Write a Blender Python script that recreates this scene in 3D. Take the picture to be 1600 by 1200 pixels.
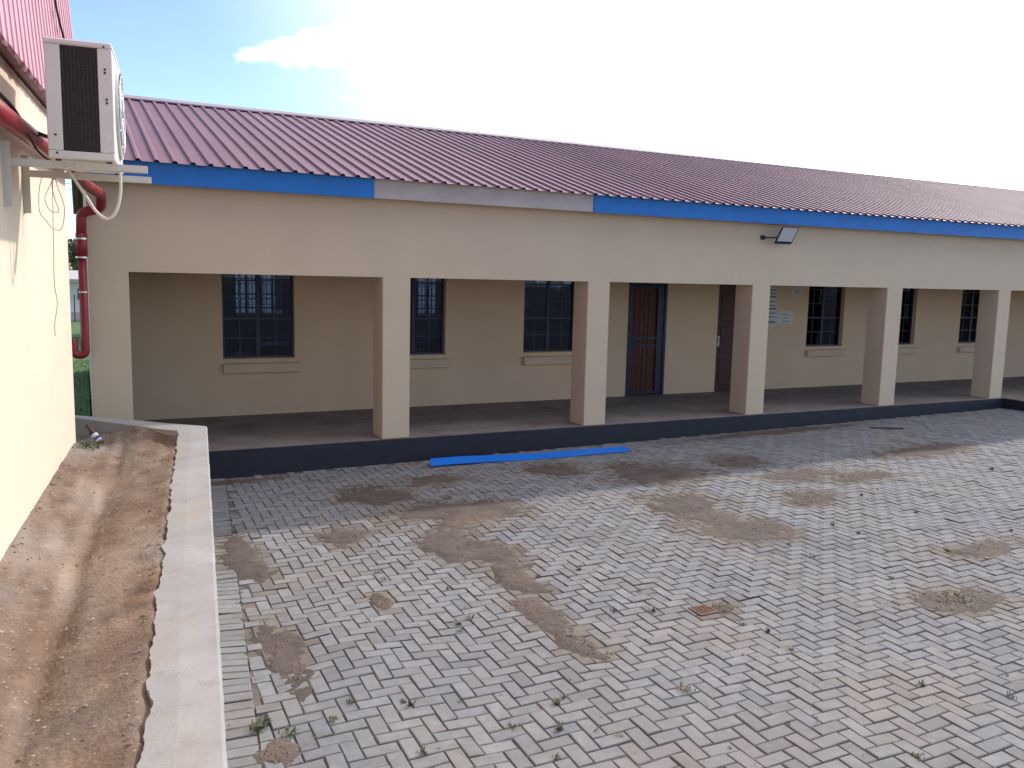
import bpy, math, random
from mathutils import Vector, Matrix, noise
random.seed(7)
for o in list(bpy.data.objects): bpy.data.objects.remove(o)
scene = bpy.context.scene
COL = scene.collection
# ------------------------------------------------------------------ camera
cam_d = bpy.data.cameras.new('camera'); cam = bpy.data.objects.new('camera', cam_d); COL.objects.link(cam)
cam_d.sensor_fit = 'HORIZONTAL'; cam_d.sensor_width = 36.0; cam_d.lens = 1334.84 / 1600 * 36
cam_d.clip_start = 0.05; cam_d.clip_end = 3000
_yaw, _pitch, _roll = 0.465, 0.125, -0.023
_f = Vector((math.sin(_yaw)*math.cos(_pitch), math.cos(_yaw)*math.cos(_pitch), -math.sin(_pitch)))
_r = Vector((math.cos(_yaw), -math.sin(_yaw), 0)); _d = _f.cross(_r)
_r2 = _r*math.cos(_roll) + _d*math.sin(_roll); _d2 = _d*math.cos(_roll) - _r*math.sin(_roll)
_m = Matrix((_r2, -_d2, -_f)).transposed().to_4x4(); _m.translation = (-0.910, -11.053, 2.244)
cam.matrix_world = _m
scene.camera = cam
# ------------------------------------------------------------------ sun, sky, exposure
SUN = Vector((0.74, 0.335, 0.58)).normalized()
SUN_EL = math.asin(SUN.z); SUN_ROT = math.atan2(SUN.x, SUN.y)
sun_d = bpy.data.lights.new('sun', 'SUN'); sun = bpy.data.objects.new('sun', sun_d); COL.objects.link(sun)
sun_d.energy = 2.8; sun_d.angle = math.radians(1.6); sun_d.color = (1.0, 0.945, 0.88)
sun.rotation_euler = SUN.to_track_quat('Z', 'Y').to_euler()
world = bpy.data.worlds.new('World'); scene.world = world; world.use_nodes = True
nt = world.node_tree; nt.nodes.clear()
def wn(t, **k):
    n = nt.nodes.new(t)
    for a, b in k.items(): setattr(n, a, b)
    return n
def wmath(op, a, b=None, clamp=False):
    n = wn('ShaderNodeMath', operation=op, use_clamp=clamp)
    for i, v in enumerate((a, b)):
        if v is None: continue
        if isinstance(v, (int, float)): n.inputs[i].default_value = v
        else: nt.links.new(v, n.inputs[i])
    return n.outputs[0]
sky = wn('ShaderNodeTexSky', sky_type='NISHITA', sun_disc=False, sun_elevation=SUN_EL, sun_rotation=SUN_ROT,
         altitude=1200, air_density=1.0, dust_density=1.2, ozone_density=2.5)
tc = wn('ShaderNodeTexCoord')
sep = wn('ShaderNodeSeparateXYZ'); nt.links.new(tc.outputs['Generated'], sep.inputs[0])
den = wmath('ADD', wmath('MAXIMUM', sep.outputs[2], 0.0), 0.22)
cmb = wn('ShaderNodeCombineXYZ')
nt.links.new(wmath('DIVIDE', sep.outputs[0], den), cmb.inputs[0]); nt.links.new(wmath('DIVIDE', sep.outputs[1], den), cmb.inputs[1])
cn = wn('ShaderNodeTexNoise'); cn.inputs['Scale'].default_value = 1.35; cn.inputs['Detail'].default_value = 8
cn.inputs['Roughness'].default_value = 0.55; cn.inputs['Distortion'].default_value = 0.25
cmap = wn('ShaderNodeMapping'); cmap.inputs['Location'].default_value = (5.052, 2.943, 1.1)
nt.links.new(cmb.outputs[0], cmap.inputs[0]); nt.links.new(cmap.outputs[0], cn.inputs['Vector'])
dot = wn('ShaderNodeVectorMath', operation='DOT_PRODUCT'); nt.links.new(tc.outputs['Generated'], dot.inputs[0]); dot.inputs[1].default_value = SUN
veil = wn('ShaderNodeMapRange', interpolation_type='SMOOTHSTEP'); nt.links.new(dot.outputs['Value'], veil.inputs['Value'])
veil.inputs['From Min'].default_value = 0.54; veil.inputs['From Max'].default_value = 0.90
cum = wn('ShaderNodeMapRange', interpolation_type='SMOOTHSTEP'); nt.links.new(cn.outputs[0], cum.inputs['Value'])
cum.inputs['From Min'].default_value = 0.53; cum.inputs['From Max'].default_value = 0.63
cloud = wmath('MAXIMUM', wmath('MULTIPLY', veil.outputs[0], 0.75), wmath('MULTIPLY', cum.outputs[0], 0.9), clamp=True)
mixc = wn('ShaderNodeMix', data_type='RGBA'); nt.links.new(cloud, mixc.inputs['Factor'])
nt.links.new(sky.outputs[0], mixc.inputs[6]); mixc.inputs[7].default_value = (13, 13.2, 13.6, 1)
bg = wn('ShaderNodeBackground'); nt.links.new(mixc.outputs[2], bg.inputs['Color']); bg.inputs['Strength'].default_value = 0.15
nt.links.new(bg.outputs[0], wn('ShaderNodeOutputWorld').inputs[0])
vs = scene.view_settings; vs.view_transform = 'Standard'; vs.look = 'None'; vs.gamma = 1; vs.use_curve_mapping = False; vs.exposure = 0.58

# ------------------------------------------------------------------ materials
MATS = {}
def mat(name, col, rough=0.8, var=0.12, scale=6, bump=0.0, bscale=60, metal=0.0, col2=None, spec=0.5, detail=6, stains=None, coord='Object'):
    m = bpy.data.materials.new(name); m.use_nodes = True; t = m.node_tree; b = t.nodes['Principled BSDF']
    N = t.nodes.new; L = t.links.new
    tcn = N('ShaderNodeTexCoord'); geo = N('ShaderNodeNewGeometry')
    vec = geo.outputs['Position'] if coord == 'World' else tcn.outputs['Object']
    nz = N('ShaderNodeTexNoise'); nz.inputs['Scale'].default_value = scale; nz.inputs['Detail'].default_value = detail; nz.inputs['Roughness'].default_value = 0.6
    L(vec, nz.inputs['Vector'])
    cr = N('ShaderNodeValToRGB'); L(nz.outputs[0], cr.inputs[0])
    c1 = [c*(1-var) for c in col]; c2 = list(col2) if col2 else [min(1, c*(1+var)) for c in col]
    cr.color_ramp.elements[0].position = 0.3; cr.color_ramp.elements[1].position = 0.7
    cr.color_ramp.elements[0].color = (*c1, 1); cr.color_ramp.elements[1].color = (*c2, 1)
    out = cr.outputs[0]
    if stains:
        for (sc, lo, hi, scol, amt, stretch) in stains:
            mp = N('ShaderNodeMapping'); mp.inputs['Scale'].default_value = stretch; L(vec, mp.inputs[0])
            n2 = N('ShaderNodeTexNoise'); n2.inputs['Scale'].default_value = sc; n2.inputs['Detail'].default_value = 7; L(mp.outputs[0], n2.inputs['Vector'])
            mr = N('ShaderNodeMapRange'); mr.inputs['From Min'].default_value = lo; mr.inputs['From Max'].default_value = hi; mr.inputs['To Max'].default_value = amt
            L(n2.outputs[0], mr.inputs['Value'])
            mx = N('ShaderNodeMix'); mx.data_type = 'RGBA'; L(mr.outputs[0], mx.inputs['Factor']); L(out, mx.inputs[6]); mx.inputs[7].default_value = (*scol, 1)
            out = mx.outputs[2]
    L(out, b.inputs['Base Color'])
    b.inputs['Roughness'].default_value = rough; b.inputs['Metallic'].default_value = metal
    b.inputs['Specular IOR Level'].default_value = spec
    if bump > 0:
        n3 = N('ShaderNodeTexNoise'); n3.inputs['Scale'].default_value = bscale; n3.inputs['Detail'].default_value = 5; L(vec, n3.inputs['Vector'])
        bp = N('ShaderNodeBump'); bp.inputs['Strength'].default_value = bump; bp.inputs['Distance'].default_value = 0.01
        L(n3.outputs[0], bp.inputs['Height']); L(bp.outputs[0], b.inputs['Normal'])
    MATS[name] = m
    return m
CREAM = (0.585, 0.465, 0.335)
mat('cream_paint', CREAM, 0.75, 0.04, 1.2, 0.22, 14, stains=[(1.0, .55, .8, (0.48, 0.38, 0.28), .12, (7, 7, .35)), (1.3, .55, .8, (0.46, 0.37, 0.29), .25, (1, 1, .5)), (30, .70, .78, (0.28, 0.22, 0.18), .5, (1, 1, 1))])
mat('cream_wall_inner', (0.71, 0.515, 0.35), 0.75, 0.04, 1.0, 0.22, 14, stains=[(1.1, .5, .8, (0.52, 0.39, 0.29), .3, (1, 1, .6))])
mat('cream_sunny', (0.66, 0.54, 0.42), 0.75, 0.03, 1.0, 0.25, 16, stains=[(2, .55, .8, (0.62, 0.50, 0.36), .3, (1, 1, .4))])
mat('sill_paint', (0.64, 0.485, 0.34), 0.7, 0.06, 3)
mat('floor_concrete', (0.215, 0.172, 0.15), 0.85, 0.25, 2.2, 0.15, 40, stains=[(1.2, .45, .7, (0.30, 0.27, 0.25), .5, (1, 1, 1)), (4, .55, .75, (0.11, 0.08, 0.065), .55, (.6, 1, 1))])
mat('plinth_paint', (0.010, 0.011, 0.024), 0.6, 0.3, 5, 0.15, 40, stains=[(6, .58, .8, (0.05, 0.045, 0.05), .3, (.5, 1, 1.5))])
mat('roof_sheet', (0.17, 0.066, 0.095), 0.55, 0.15, 1.5, 0.0, 10, stains=[(1.2, .45, .75, (0.24, 0.12, 0.14), .5, (1, .25, 1)), (1.0, .5, .6, (0.13, 0.05, 0.07), .45, (1.1, .03, .03)), (14, .6, .75, (0.13, 0.045, 0.055), .4, (1, .3, 1))])
mat('ridge_metal', (0.30, 0.22, 0.25), 0.5, 0.15, 3)
mat('fascia_blue', (0.004, 0.155, 0.52), 0.55, 0.12, 4, 0.08, 50, stains=[(5, .6, .8, (0.03, 0.19, 0.60), .5, (.4, 1, 2)), (7, .6, .75, (0.01, 0.08, 0.36), .5, (.3, 1, 3))])
mat('board_blue', (0.008, 0.17, 0.68), 0.5, 0.1, 4, 0.05, 50, stains=[(9, .62, .8, (0.2, 0.25, 0.4), .3, (.5, 1, 1))])
mat('board_core', (0.45, 0.42, 0.36), 0.8, 0.2, 10)
mat('fascia_bare', (0.46, 0.41, 0.39), 0.8, 0.12, 3, 0.1, 40, stains=[(4, .5, .75, (0.34, 0.31, 0.31), .5, (.4, 1, 1.5))])
mat('steel_navy', (0.008, 0.012, 0.045), 0.45, 0.2, 8)
mat('steel_bar', (0.02, 0.02, 0.03), 0.5, 0.2, 8)
mat('door_wood', (0.135, 0.032, 0.012), 0.55, 0.3, 3, 0.1, 60, stains=[(3, .45, .7, (0.06, 0.018, 0.01), .6, (8, 8, .5))])
mat('door_dark', (0.055, 0.016, 0.014), 0.5, 0.3, 3)
mat('chrome', (0.6, 0.6, 0.6), 0.25, 0.05, 5, metal=1.0)
mat('kerb_concrete', (0.235, 0.222, 0.217), 0.85, 0.12, 3, 0.3, 70, stains=[(1.6, .45, .7, (0.30, 0.29, 0.29), .7, (1, 1, 1)), (11, .55, .7, (0.19, 0.165, 0.145), .5, (1, 1, 1)), (5, .52, .72, (0.27, 0.215, 0.17), .6, (1, .4, 1)), (60, .62, .72, (0.17, 0.15, 0.14), .4, (1, 1, 1))])
mat('ac_white', (0.62, 0.60, 0.58), 0.45, 0.05, 4, stains=[(3, .55, .8, (0.50, 0.43, 0.36), .4, (1, 1, .6))])
mat('ac_dark', (0.02, 0.016, 0.018), 0.6, 0.3, 30)
mat('ac_fin', (0.035, 0.026, 0.026), 0.5, 0.2, 30)
mat('bracket_steel', (0.55, 0.52, 0.46), 0.55, 0.08, 6, stains=[(12, .62, .75, (0.25, 0.15, 0.09), .4, (1, 1, 1))])
mat('pipe_red', (0.25, 0.016, 0.022), 0.4, 0.15, 5, stains=[(6, .5, .8, (0.17, 0.03, 0.035), .5, (1, 1, .4))])
mat('cladding_maroon', (0.44, 0.185, 0.235), 0.45, 0.1, 2, stains=[(1.5, .5, .8, (0.46, 0.22, 0.25), .5, (1, 1, .3))])
mat('trim_dark', (0.12, 0.03, 0.045), 0.5, 0.3, 8)
mat('trim_grey', (0.42, 0.38, 0.35), 0.7, 0.15, 8)
mat('cable_black', (0.015, 0.013, 0.014), 0.6, 0.1, 8)
mat('wire_thin', (0.10, 0.075, 0.06), 0.6, 0.2, 8)
mat('hose_white', (0.70, 0.66, 0.60), 0.5, 0.05, 8)
mat('white_plaster', (0.72, 0.71, 0.69), 0.7, 0.05, 4)
mat('paper', (0.62, 0.63, 0.64), 0.7, 0.05, 6)
mat('ink', (0.18, 0.18, 0.2), 0.7, 0.05, 6)
mat('lamp_glass', (0.55, 0.58, 0.60), 0.15, 0.04, 30)
mat('rust', (0.13, 0.055, 0.03), 0.8, 0.35, 30, 0.3, 80)
mat('bottle_brown', (0.07, 0.018, 0.010), 0.12, 0.1, 4)
mat('label_white', (0.75, 0.74, 0.72), 0.6, 0.04, 4)
mat('label_blue', (0.03, 0.06, 0.28), 0.6, 0.04, 4)
mat('bare_ground', (0.10, 0.098, 0.097), 0.95, 0.3, 0.3, 0.3, 20, col2=(0.15, 0.145, 0.142))
mat('lawn_green', (0.05, 0.12, 0.022), 0.9, 0.3, 3, 0.5, 50, col2=(0.085, 0.155, 0.035))
mat('blade_green', (0.06, 0.13, 0.025), 0.7, 0.3, 2, col2=(0.11, 0.16, 0.045))
mat('weed_green', (0.055, 0.09, 0.035), 0.8, 0.3, 3, col2=(0.16, 0.155, 0.085))
mat('dry_leaf', (0.19, 0.14, 0.08), 0.8, 0.4, 25, col2=(0.32, 0.25, 0.15))
mat('bark', (0.10, 0.07, 0.05), 0.9, 0.3, 6, 0.4, 20)
mat('leaf', (0.045, 0.075, 0.022), 0.7, 0.3, 0.8, col2=(0.075, 0.11, 0.035))
mat('table_top', (0.70, 0.68, 0.64), 0.4, 0.08, 4)  # white colour stands in for reflections low in the window panes
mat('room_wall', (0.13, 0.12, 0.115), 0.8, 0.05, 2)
mat('pebble', (0.27, 0.22, 0.18), 0.9, 0.45, 9, col2=(0.50, 0.44, 0.38))
# soil: brown with pale dust, damp bands and grit
mat('soil', (0.105, 0.058, 0.037), 0.95, 0.3, 4.5, 1.0, 45, coord='World', col2=(0.175, 0.115, 0.08),
    stains=[(2.6, .50, .68, (0.235, 0.185, 0.148), .75, (1.3, .22, 1)), (2.2, .53, .70, (0.115, 0.062, 0.036), .7, (1.6, .30, 1)), (1.4, .5, .7, (0.19, 0.165, 0.145), .6, (1, .5, 1)), (18, .6, .75, (0.11, 0.07, 0.05), .6, (1, .6, 1)), (55, .63, .72, (0.42, 0.36, 0.30), .6, (1, 1, 1))])
mat('dirt', (0.078, 0.053, 0.045), 0.95, 0.22, 3.5, 0.9, 90, coord='World', col2=(0.125, 0.088, 0.072),
    stains=[(1.1, .46, .62, (0.08, 0.06, 0.046), .8, (1, 1, 1)), (.8, .56, .7, (0.18, 0.125, 0.09), .6, (1, 1, 1)), (9, .55, .7, (0.055, 0.042, 0.034), .6, (1, 1, 1)), (25, .58, .7, (0.07, 0.05, 0.04), .5, (1, 1, 1)), (70, .66, .74, (0.36, 0.31, 0.26), .6, (1, 1, 1))])
mat('clod', (0.17, 0.115, 0.08), 0.95, 0.3, 20, 0.3, 80, col2=(0.24, 0.175, 0.13))
mat('paving_bed', (0.105, 0.085, 0.073), 0.95, 0.3, 6, 0.5, 90, coord='World', col2=(0.165, 0.132, 0.11))
def tone_multiply(m):
    t = m.node_tree; b = t.nodes['Principled BSDF']
    src = b.inputs['Base Color'].links[0].from_socket
    at = t.nodes.new('ShaderNodeAttribute'); at.attribute_name = 'tone'
    mx = t.nodes.new('ShaderNodeMix'); mx.data_type = 'RGBA'; mx.blend_type = 'MULTIPLY'; mx.inputs['Factor'].default_value = 1
    t.links.new(src, mx.inputs[6]); t.links.new(at.outputs['Color'], mx.inputs[7]); t.links.new(mx.outputs[2], b.inputs['Base Color'])
def paver_mat():
    m = mat('paver', (0.190, 0.184, 0.187), 0.85, 0.10, 14, 0.5, 160, coord='World', col2=(0.242, 0.233, 0.233),
            stains=[(1.1, .48, .70, (0.225, 0.195, 0.168), .6, (1, 1, 1)), (.7, .5, .7, (0.172, 0.168, 0.178), .7, (1, 1, 1)), (5, .55, .75, (0.16, 0.14, 0.125), .6, (1, 1, 1)), (120, .66, .72, (0.14, 0.13, 0.13), .55, (1, 1, 1)), (90, .68, .75, (0.42, 0.40, 0.39), .5, (1, 1, 1))])
    t = m.node_tree; b = t.nodes['Principled BSDF']; b.inputs['Specular IOR Level'].default_value = .25; b.inputs['Roughness'].default_value = .95
    tone_multiply(m)
    return m
paver_mat()
def glass_mat():
    m = bpy.data.materials.new('glass'); m.use_nodes = True; t = m.node_tree; t.nodes.clear()
    o = t.nodes.new('ShaderNodeOutputMaterial'); tr = t.nodes.new('ShaderNodeBsdfTransparent'); tr.inputs[0].default_value = (.66, .70, .78, 1)
    gl = t.nodes.new('ShaderNodeBsdfGlossy'); gl.inputs['Roughness'].default_value = 0.03; gl.inputs['Color'].default_value = (.42, .48, .62, 1)
    fr = t.nodes.new('ShaderNodeFresnel'); fr.inputs[0].default_value = 1.5
    mx = t.nodes.new('ShaderNodeMixShader'); t.links.new(fr.outputs[0], mx.inputs[0]); t.links.new(tr.outputs[0], mx.inputs[1]); t.links.new(gl.outputs[0], mx.inputs[2])
    t.links.new(mx.outputs[0], o.inputs[0]); MATS['glass'] = m
glass_mat()

# ------------------------------------------------------------------ mesh helpers
class MB:
    def __init__(s): s.v = []; s.f = []
    def add(s, vs, fs):
        b = len(s.v); s.v += [tuple(v) for v in vs]; s.f += [tuple(i+b for i in f) for f in fs]; return s
    def box(s, x0, x1, y0, y1, z0, z1, c=0.0):
        if c <= 0:
            return s.add([(x0,y0,z0),(x1,y0,z0),(x1,y1,z0),(x0,y1,z0),(x0,y0,z1),(x1,y0,z1),(x1,y1,z1),(x0,y1,z1)],
                         [(0,3,2,1),(4,5,6,7),(0,1,5,4),(1,2,6,5),(2,3,7,6),(3,0,4,7)])
        # box with chamfered vertical and horizontal edges
        def ring(e, z): return [(x0+e,y0+c,z),(x0+c,y0+e,z),(x1-c,y0+e,z),(x1-e,y0+c,z),(x1-e,y1-c,z),(x1-c,y1-e,z),(x0+c,y1-e,z),(x0+e,y1-c,z)]
        def ring_in(z): return [(x0+c,y0+c*1.4,z),(x0+c*1.4,y0+c,z),(x1-c*1.4,y0+c,z),(x1-c,y0+c*1.4,z),(x1-c,y1-c*1.4,z),(x1-c*1.4,y1-c,z),(x0+c*1.4,y1-c,z),(x0+c,y1-c*1.4,z)]
        vs = ring_in(z0) + ring(0, z0+c) + ring(0, z1-c) + ring_in(z1)
        fs = [tuple(reversed(range(8))), tuple(range(24, 32))]
        for k in range(3):
            for i in range(8): j = (i+1) % 8; fs.append((k*8+i, k*8+j, k*8+8+j, k*8+8+i))
        return s.add(vs, fs)
    def tube(s, pts, r, n=8, cap=True):
        pts = [Vector(p) for p in pts]; rs = r if isinstance(r, (list, tuple)) else [r]*len(pts)
        b = len(s.v); up = None
        for i, p in enumerate(pts):
            d = (pts[min(i+1, len(pts)-1)] - pts[max(i-1, 0)]).normalized()
            if up is None:
                up = Vector((0,0,1)) if abs(d.z) < .9 else Vector((1,0,0))
            a = d.cross(up).normalized(); up = a.cross(d).normalized()
            for k in range(n):
                t = 2*math.pi*k/n; s.v.append(tuple(p + (a*math.cos(t) + up*math.sin(t))*rs[i]))
        for i in range(len(pts)-1):
            for k in range(n):
                k2 = (k+1) % n; s.f.append((b+i*n+k, b+i*n+k2, b+(i+1)*n+k2, b+(i+1)*n+k))
        if cap:
            s.f.append(tuple(b+k for k in reversed(range(n)))); s.f.append(tuple(b+(len(pts)-1)*n+k for k in range(n)))
        return s
    def lathe(s, prof, n=20, axis_m=None):
        b = len(s.v)
        for (r, z) in prof:
            for k in range(n):
                t = 2*math.pi*k/n; v = Vector((r*math.cos(t), r*math.sin(t), z)); s.v.append(tuple(axis_m @ v if axis_m else v))
        for i in range(len(prof)-1):
            for k in range(n):
                k2 = (k+1) % n; s.f.append((b+i*n+k, b+i*n+k2, b+(i+1)*n+k2, b+(i+1)*n+k))
        s.f.append(tuple(b+k for k in reversed(range(n)))); s.f.append(tuple(b+(len(prof)-1)*n+k for k in range(n)))
        return s
    def xf(s, fn): s.v = [tuple(fn(Vector(v))) for v in s.v]; return s
    def build(s, name, m, parent=None, smooth=False):
        me = bpy.data.meshes.new(name); me.from_pydata(s.v, [], s.f); me.update()
        return link(name, me, m, parent, smooth)
def link(name, me, m, parent=None, smooth=False):
    if m and not me.materials: me.materials.append(MATS[m])
    if smooth:
        me.polygons.foreach_set('use_smooth', [True]*len(me.polygons))
    o = bpy.data.objects.new(name, me); COL.objects.link(o)
    if parent: o.parent = parent
    return o
def tag(o, label=None, cat=None, group=None, kind=None):
    if label: o['label'] = label
    if cat: o['category'] = cat
    if group: o['group'] = group
    if kind: o['kind'] = kind
    return o
def thing(name, label, cat, group=None):
    o = bpy.data.objects.new(name, None); COL.objects.link(o); o.empty_display_size = .1
    return tag(o, label, cat, group)
def spline(pts, n=8):
    pts = [Vector(p) for p in pts]; out = []
    for i in range(len(pts)-1):
        p0 = pts[max(i-1,0)]; p1 = pts[i]; p2 = pts[i+1]; p3 = pts[min(i+2, len(pts)-1)]
        for k in range(n):
            t = k/n
            out.append(0.5*((2*p1) + (p2-p0)*t + (2*p0-5*p1+4*p2-p3)*t*t + (3*p1-p0-3*p2+p3)*t**3))
    out.append(pts[-1]); return out
def fillet(pts, r, n=5):
    pts = [Vector(p) for p in pts]; out = [pts[0]]
    for i in range(1, len(pts)-1):
        a = (pts[i-1]-pts[i]); b = (pts[i+1]-pts[i]); rr = min(r, a.length*.45, b.length*.45)
        a = pts[i]+a.normalized()*rr; b = pts[i]+b.normalized()*rr
        for k in range(n+1):
            t = k/n; out.append(a*(1-t)**2 + pts[i]*2*t*(1-t) + b*t*t)
    out.append(pts[-1]); return out
def N2(x, y, s, z=0.0): return noise.noise(Vector((x*s, y*s, z)))

# ------------------------------------------------------------------ the lie of the land
def ground(x, y):
    z = -0.363 + 0.0103*(x-0.45)
    far = min(1, max(0, (-y-0.3)/1.0))
    z += far*(0.024*N2(x, y, 0.9, 3) + 0.013*N2(x, y, 2.3, 9))
    z += 0.035*math.exp(-(((x-0.72)/0.35)**2 + ((y+5.55)/0.55)**2))
    return z
# left building's wall: corner point, direction towards the camera, outward normal
WA = Vector((-1.024, -2.12, 0)); WD = Vector((-0.0976, -0.9952, 0)); WN = Vector((0.9952, -0.0976, 0))
def W(s, o, z): return WA + WD*s + WN*o + Vector((0,0,z))
K_OUT0 = Vector((0.158, -2.088, 0)); K_OUT1 = Vector((-0.555, -8.402, 0)); K_IN0 = Vector((-0.129, -2.254, 0)); K_IN1 = Vector((-0.809, -8.288, 0))
def kx(a, b, y): return a.x + (b.x-a.x)*(y-a.y)/(b.y-a.y)
KZ = 0.68

# ground sheet to the horizon, lawn beside and behind the building
g = MB()
xs = [-1500, -300, -60, -20, -8, -3, 3, 8, 20, 60, 300, 1500]
ys = [-1500, -300, -60, -20, -8, 0, 8, 20, 60, 300, 1500]
g.add([(x, y, -0.62) for y in ys for x in xs], [(j*12+i, j*12+i+1, j*12+i+13, j*12+i+12) for j in range(10) for i in range(11)])
tag(g.build('ground', 'bare_ground'), kind='structure')
lawn = MB(); nx, ny = 40, 100
for j in range(ny+1):
    for i in range(nx+1):
        x = -26 + i*25.12/nx; y = -2 + 82*(j/ny)**1.6
        lawn.v.append((x, y, -0.20 + 0.03*N2(x, y, .5) + (-.012)*max(0, y-30)*0))
lawn.f = [(j*(nx+1)+i, j*(nx+1)+i+1, (j+1)*(nx+1)+i+1, (j+1)*(nx+1)+i) for j in range(ny) for i in range(nx)]
tag(lawn.build('lawn', 'lawn_green', smooth=True), kind='structure')
back = MB(); back.box(-0.88, 60, 11.42, 80, -0.5, -0.2); tag(back.build('back_lawn', 'lawn_green'), kind='structure')

# ------------------------------------------------------------------ paving
bed = MB(); bx0, bx1, by0, by1 = -2.2, 17.5, -14.0, 0.0; nx, ny = 160, 120
for j in range(ny+1):
    for i in range(nx+1):
        x = bx0+(bx1-bx0)*i/nx; y = by0+(by1-by0)*j/ny
        bed.v.append((x, y, ground(x, y)-0.010))
bed.f = [(j*(nx+1)+i, j*(nx+1)+i+1, (j+1)*(nx+1)+i+1, (j+1)*(nx+1)+i) for j in range(ny) for i in range(nx)]
paving = tag(bed.build('paving', 'paving_bed', smooth=True), kind='structure')

PATCH = [(0.22,-5.40,.12,.52),(.33,-3.15,.14,.60),(1.31,-2.95,.20,.30),(2.67,-2.62,.55,.45),(2.17,-3.5,.22,.45),(2.43,-3.91,.25,.45),(2.31,-4.7,.14,.40),(2.19,-5.49,.13,.37),(2.16,-6.05,.11,.20),(2.12,-1.53,.36,.36),(5.85,-1.98,.52,.48),(5.24,-3.38,.36,.4),(5.14,-4.45,.4,.36),(5.11,-3.94,.33,.3),(7.55,-2.81,.5,.24),(6.77,-3.74,.3,.22),(5.45,-6.68,.34,.22),(6.93,-5.88,.42,.16),(10.52,-2.35,.75,.25),(1.13,-4.74,.06,.17),(3.50,-6.0,.14,.10),(-.05,-6.62,.10,.16),(4.69,-1.3,.32,.3),(7.35,-1.79,.37,.25),(8.2,-3.2,.4,.2),(3.0,-1.2,.3,.2),(0.6,-0.25,.5,.1),(9.5,-.3,1.4,.12)]
def dirt_mask(x, y):
    best = -9
    for (cx, cy, rx, ry) in PATCH:
        dx = (x-cx)/rx; dy = (y-cy)/ry
        if abs(dx) < 2 and abs(dy) < 2: best = max(best, 1-math.sqrt(dx*dx+dy*dy))
    if best < -1: return best
    return best*.85 + .62*N2(x, y, 2.6, 2) + .36*N2(x, y, 7, 5) + .22*N2(x, y, 19, 7) + .12
UL, UW = 0.205, 0.1025          # module of a paver with its joint
def paver_geo(L, Wd, h=0.05, c=0.005, rnd=None):
    a, b = L/2, Wd/2
    j = (lambda: random.uniform(-.0025, .0025))
    top = [(-a+c+j(), -b+c+j(), 0), (a-c+j(), -b+c+j(), 0), (a-c+j(), b-c+j(), 0), (-a+c+j(), b-c+j(), 0)]
    mid = [(-a, -b, -c), (a, -b, -c), (a, b, -c), (-a, b, -c)]
    bot = [(-a, -b, -h), (a, -b, -h), (a, b, -h), (-a, b, -h)]
    fs = [(0,1,2,3)] + [(4+i, 4+(i+1)%4, (i+1)%4, i) for i in range(4)] + [(8+i, 8+(i+1)%4, 4+(i+1)%4, 4+i) for i in range(4)]
    return top+mid+bot, fs
def set_tone(me, vals):
    ca = me.color_attributes.new('tone', 'FLOAT_COLOR', 'POINT')
    ca.data.foreach_set('color', [c for v in vals for c in v])
def tone():
    t = random.choice([.86, .92, .96, 1.0, 1.0, 1.0, 1.04, 1.09]); w = random.uniform(-.022, .022)
    return (t*(1+w*.8), t, t*(1-w), 1)
PROTO = []
for k in range(24):
    vs, fs = paver_geo(UL-0.0085, UW-0.0085)
    me = bpy.data.meshes.new('paver'); me.from_pydata(vs, [], fs); me.update(); set_tone(me, [tone()]*12); me.materials.append(MATS['paver']); PROTO.append(me)
ROT = math.radians(-1.5); CR, SR = math.cos(ROT), math.sin(ROT); OX, OY = 0.03, 0.02
slots = []
def kerb_line(y): return kx(K_OUT0, K_OUT1, y)
for i in range(-170, 300):
    for j in range(-90, 90):
        # lattice (1,1) and (2,-2): one lying and one standing paver per cell, in units of the short module
        bx = i + 2*j; by = i - 2*j
        for (cx, cy, ang) in ((bx+1, by+.5, 0), (bx+2.5, by, 90)):
            x0, y0 = cx*UW+OX, cy*UW+OY
            x = x0*CR - y0*SR; y = x0*SR + y0*CR
            if y > -0.07 or y < -10.2 or x > 15.9: continue
            e = kerb_line(y)
            if x < e + 0.225 or x > 16.5: continue
            slots.append((x, y, ang + math.degrees(ROT) + random.gauss(0, .5)))
HSET = set(slots)
# edging course along the kerb
kd = (K_OUT1-K_OUT0).normalized(); ka = math.degrees(math.atan2(kd.y, kd.x))
for k in range(-22, 95):
    p = K_OUT0 + kd*(k*UW) + Vector((-kd.y, kd.x, 0))*0.107*1.0
    if p.y < -0.06: slots.append((p.x, p.y, ka+90+random.gauss(0, .6)))
CAMP = Vector((-0.91, -11.053)); FW = Vector((math.sin(_yaw), math.cos(_yaw)))
def shows(x, y):
    v = Vector((x, y)) - CAMP; dep = v.dot(FW)
    if dep < .5: return False
    lat = v.x*FW.y - v.y*FW.x
    return abs(lat)/dep < .62 and dep > 4.05
slots = [s for s in slots if shows(s[0], s[1]) or random.random() < 1]
vis = [s for s in slots if shows(s[0], s[1]) and s[0] > kerb_line(s[1]) + 0.18]
vis.sort(key=lambda s: (Vector((s[0], s[1]))-CAMP).dot(FW))
near = set(id(s) for s in vis[:300])
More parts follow.
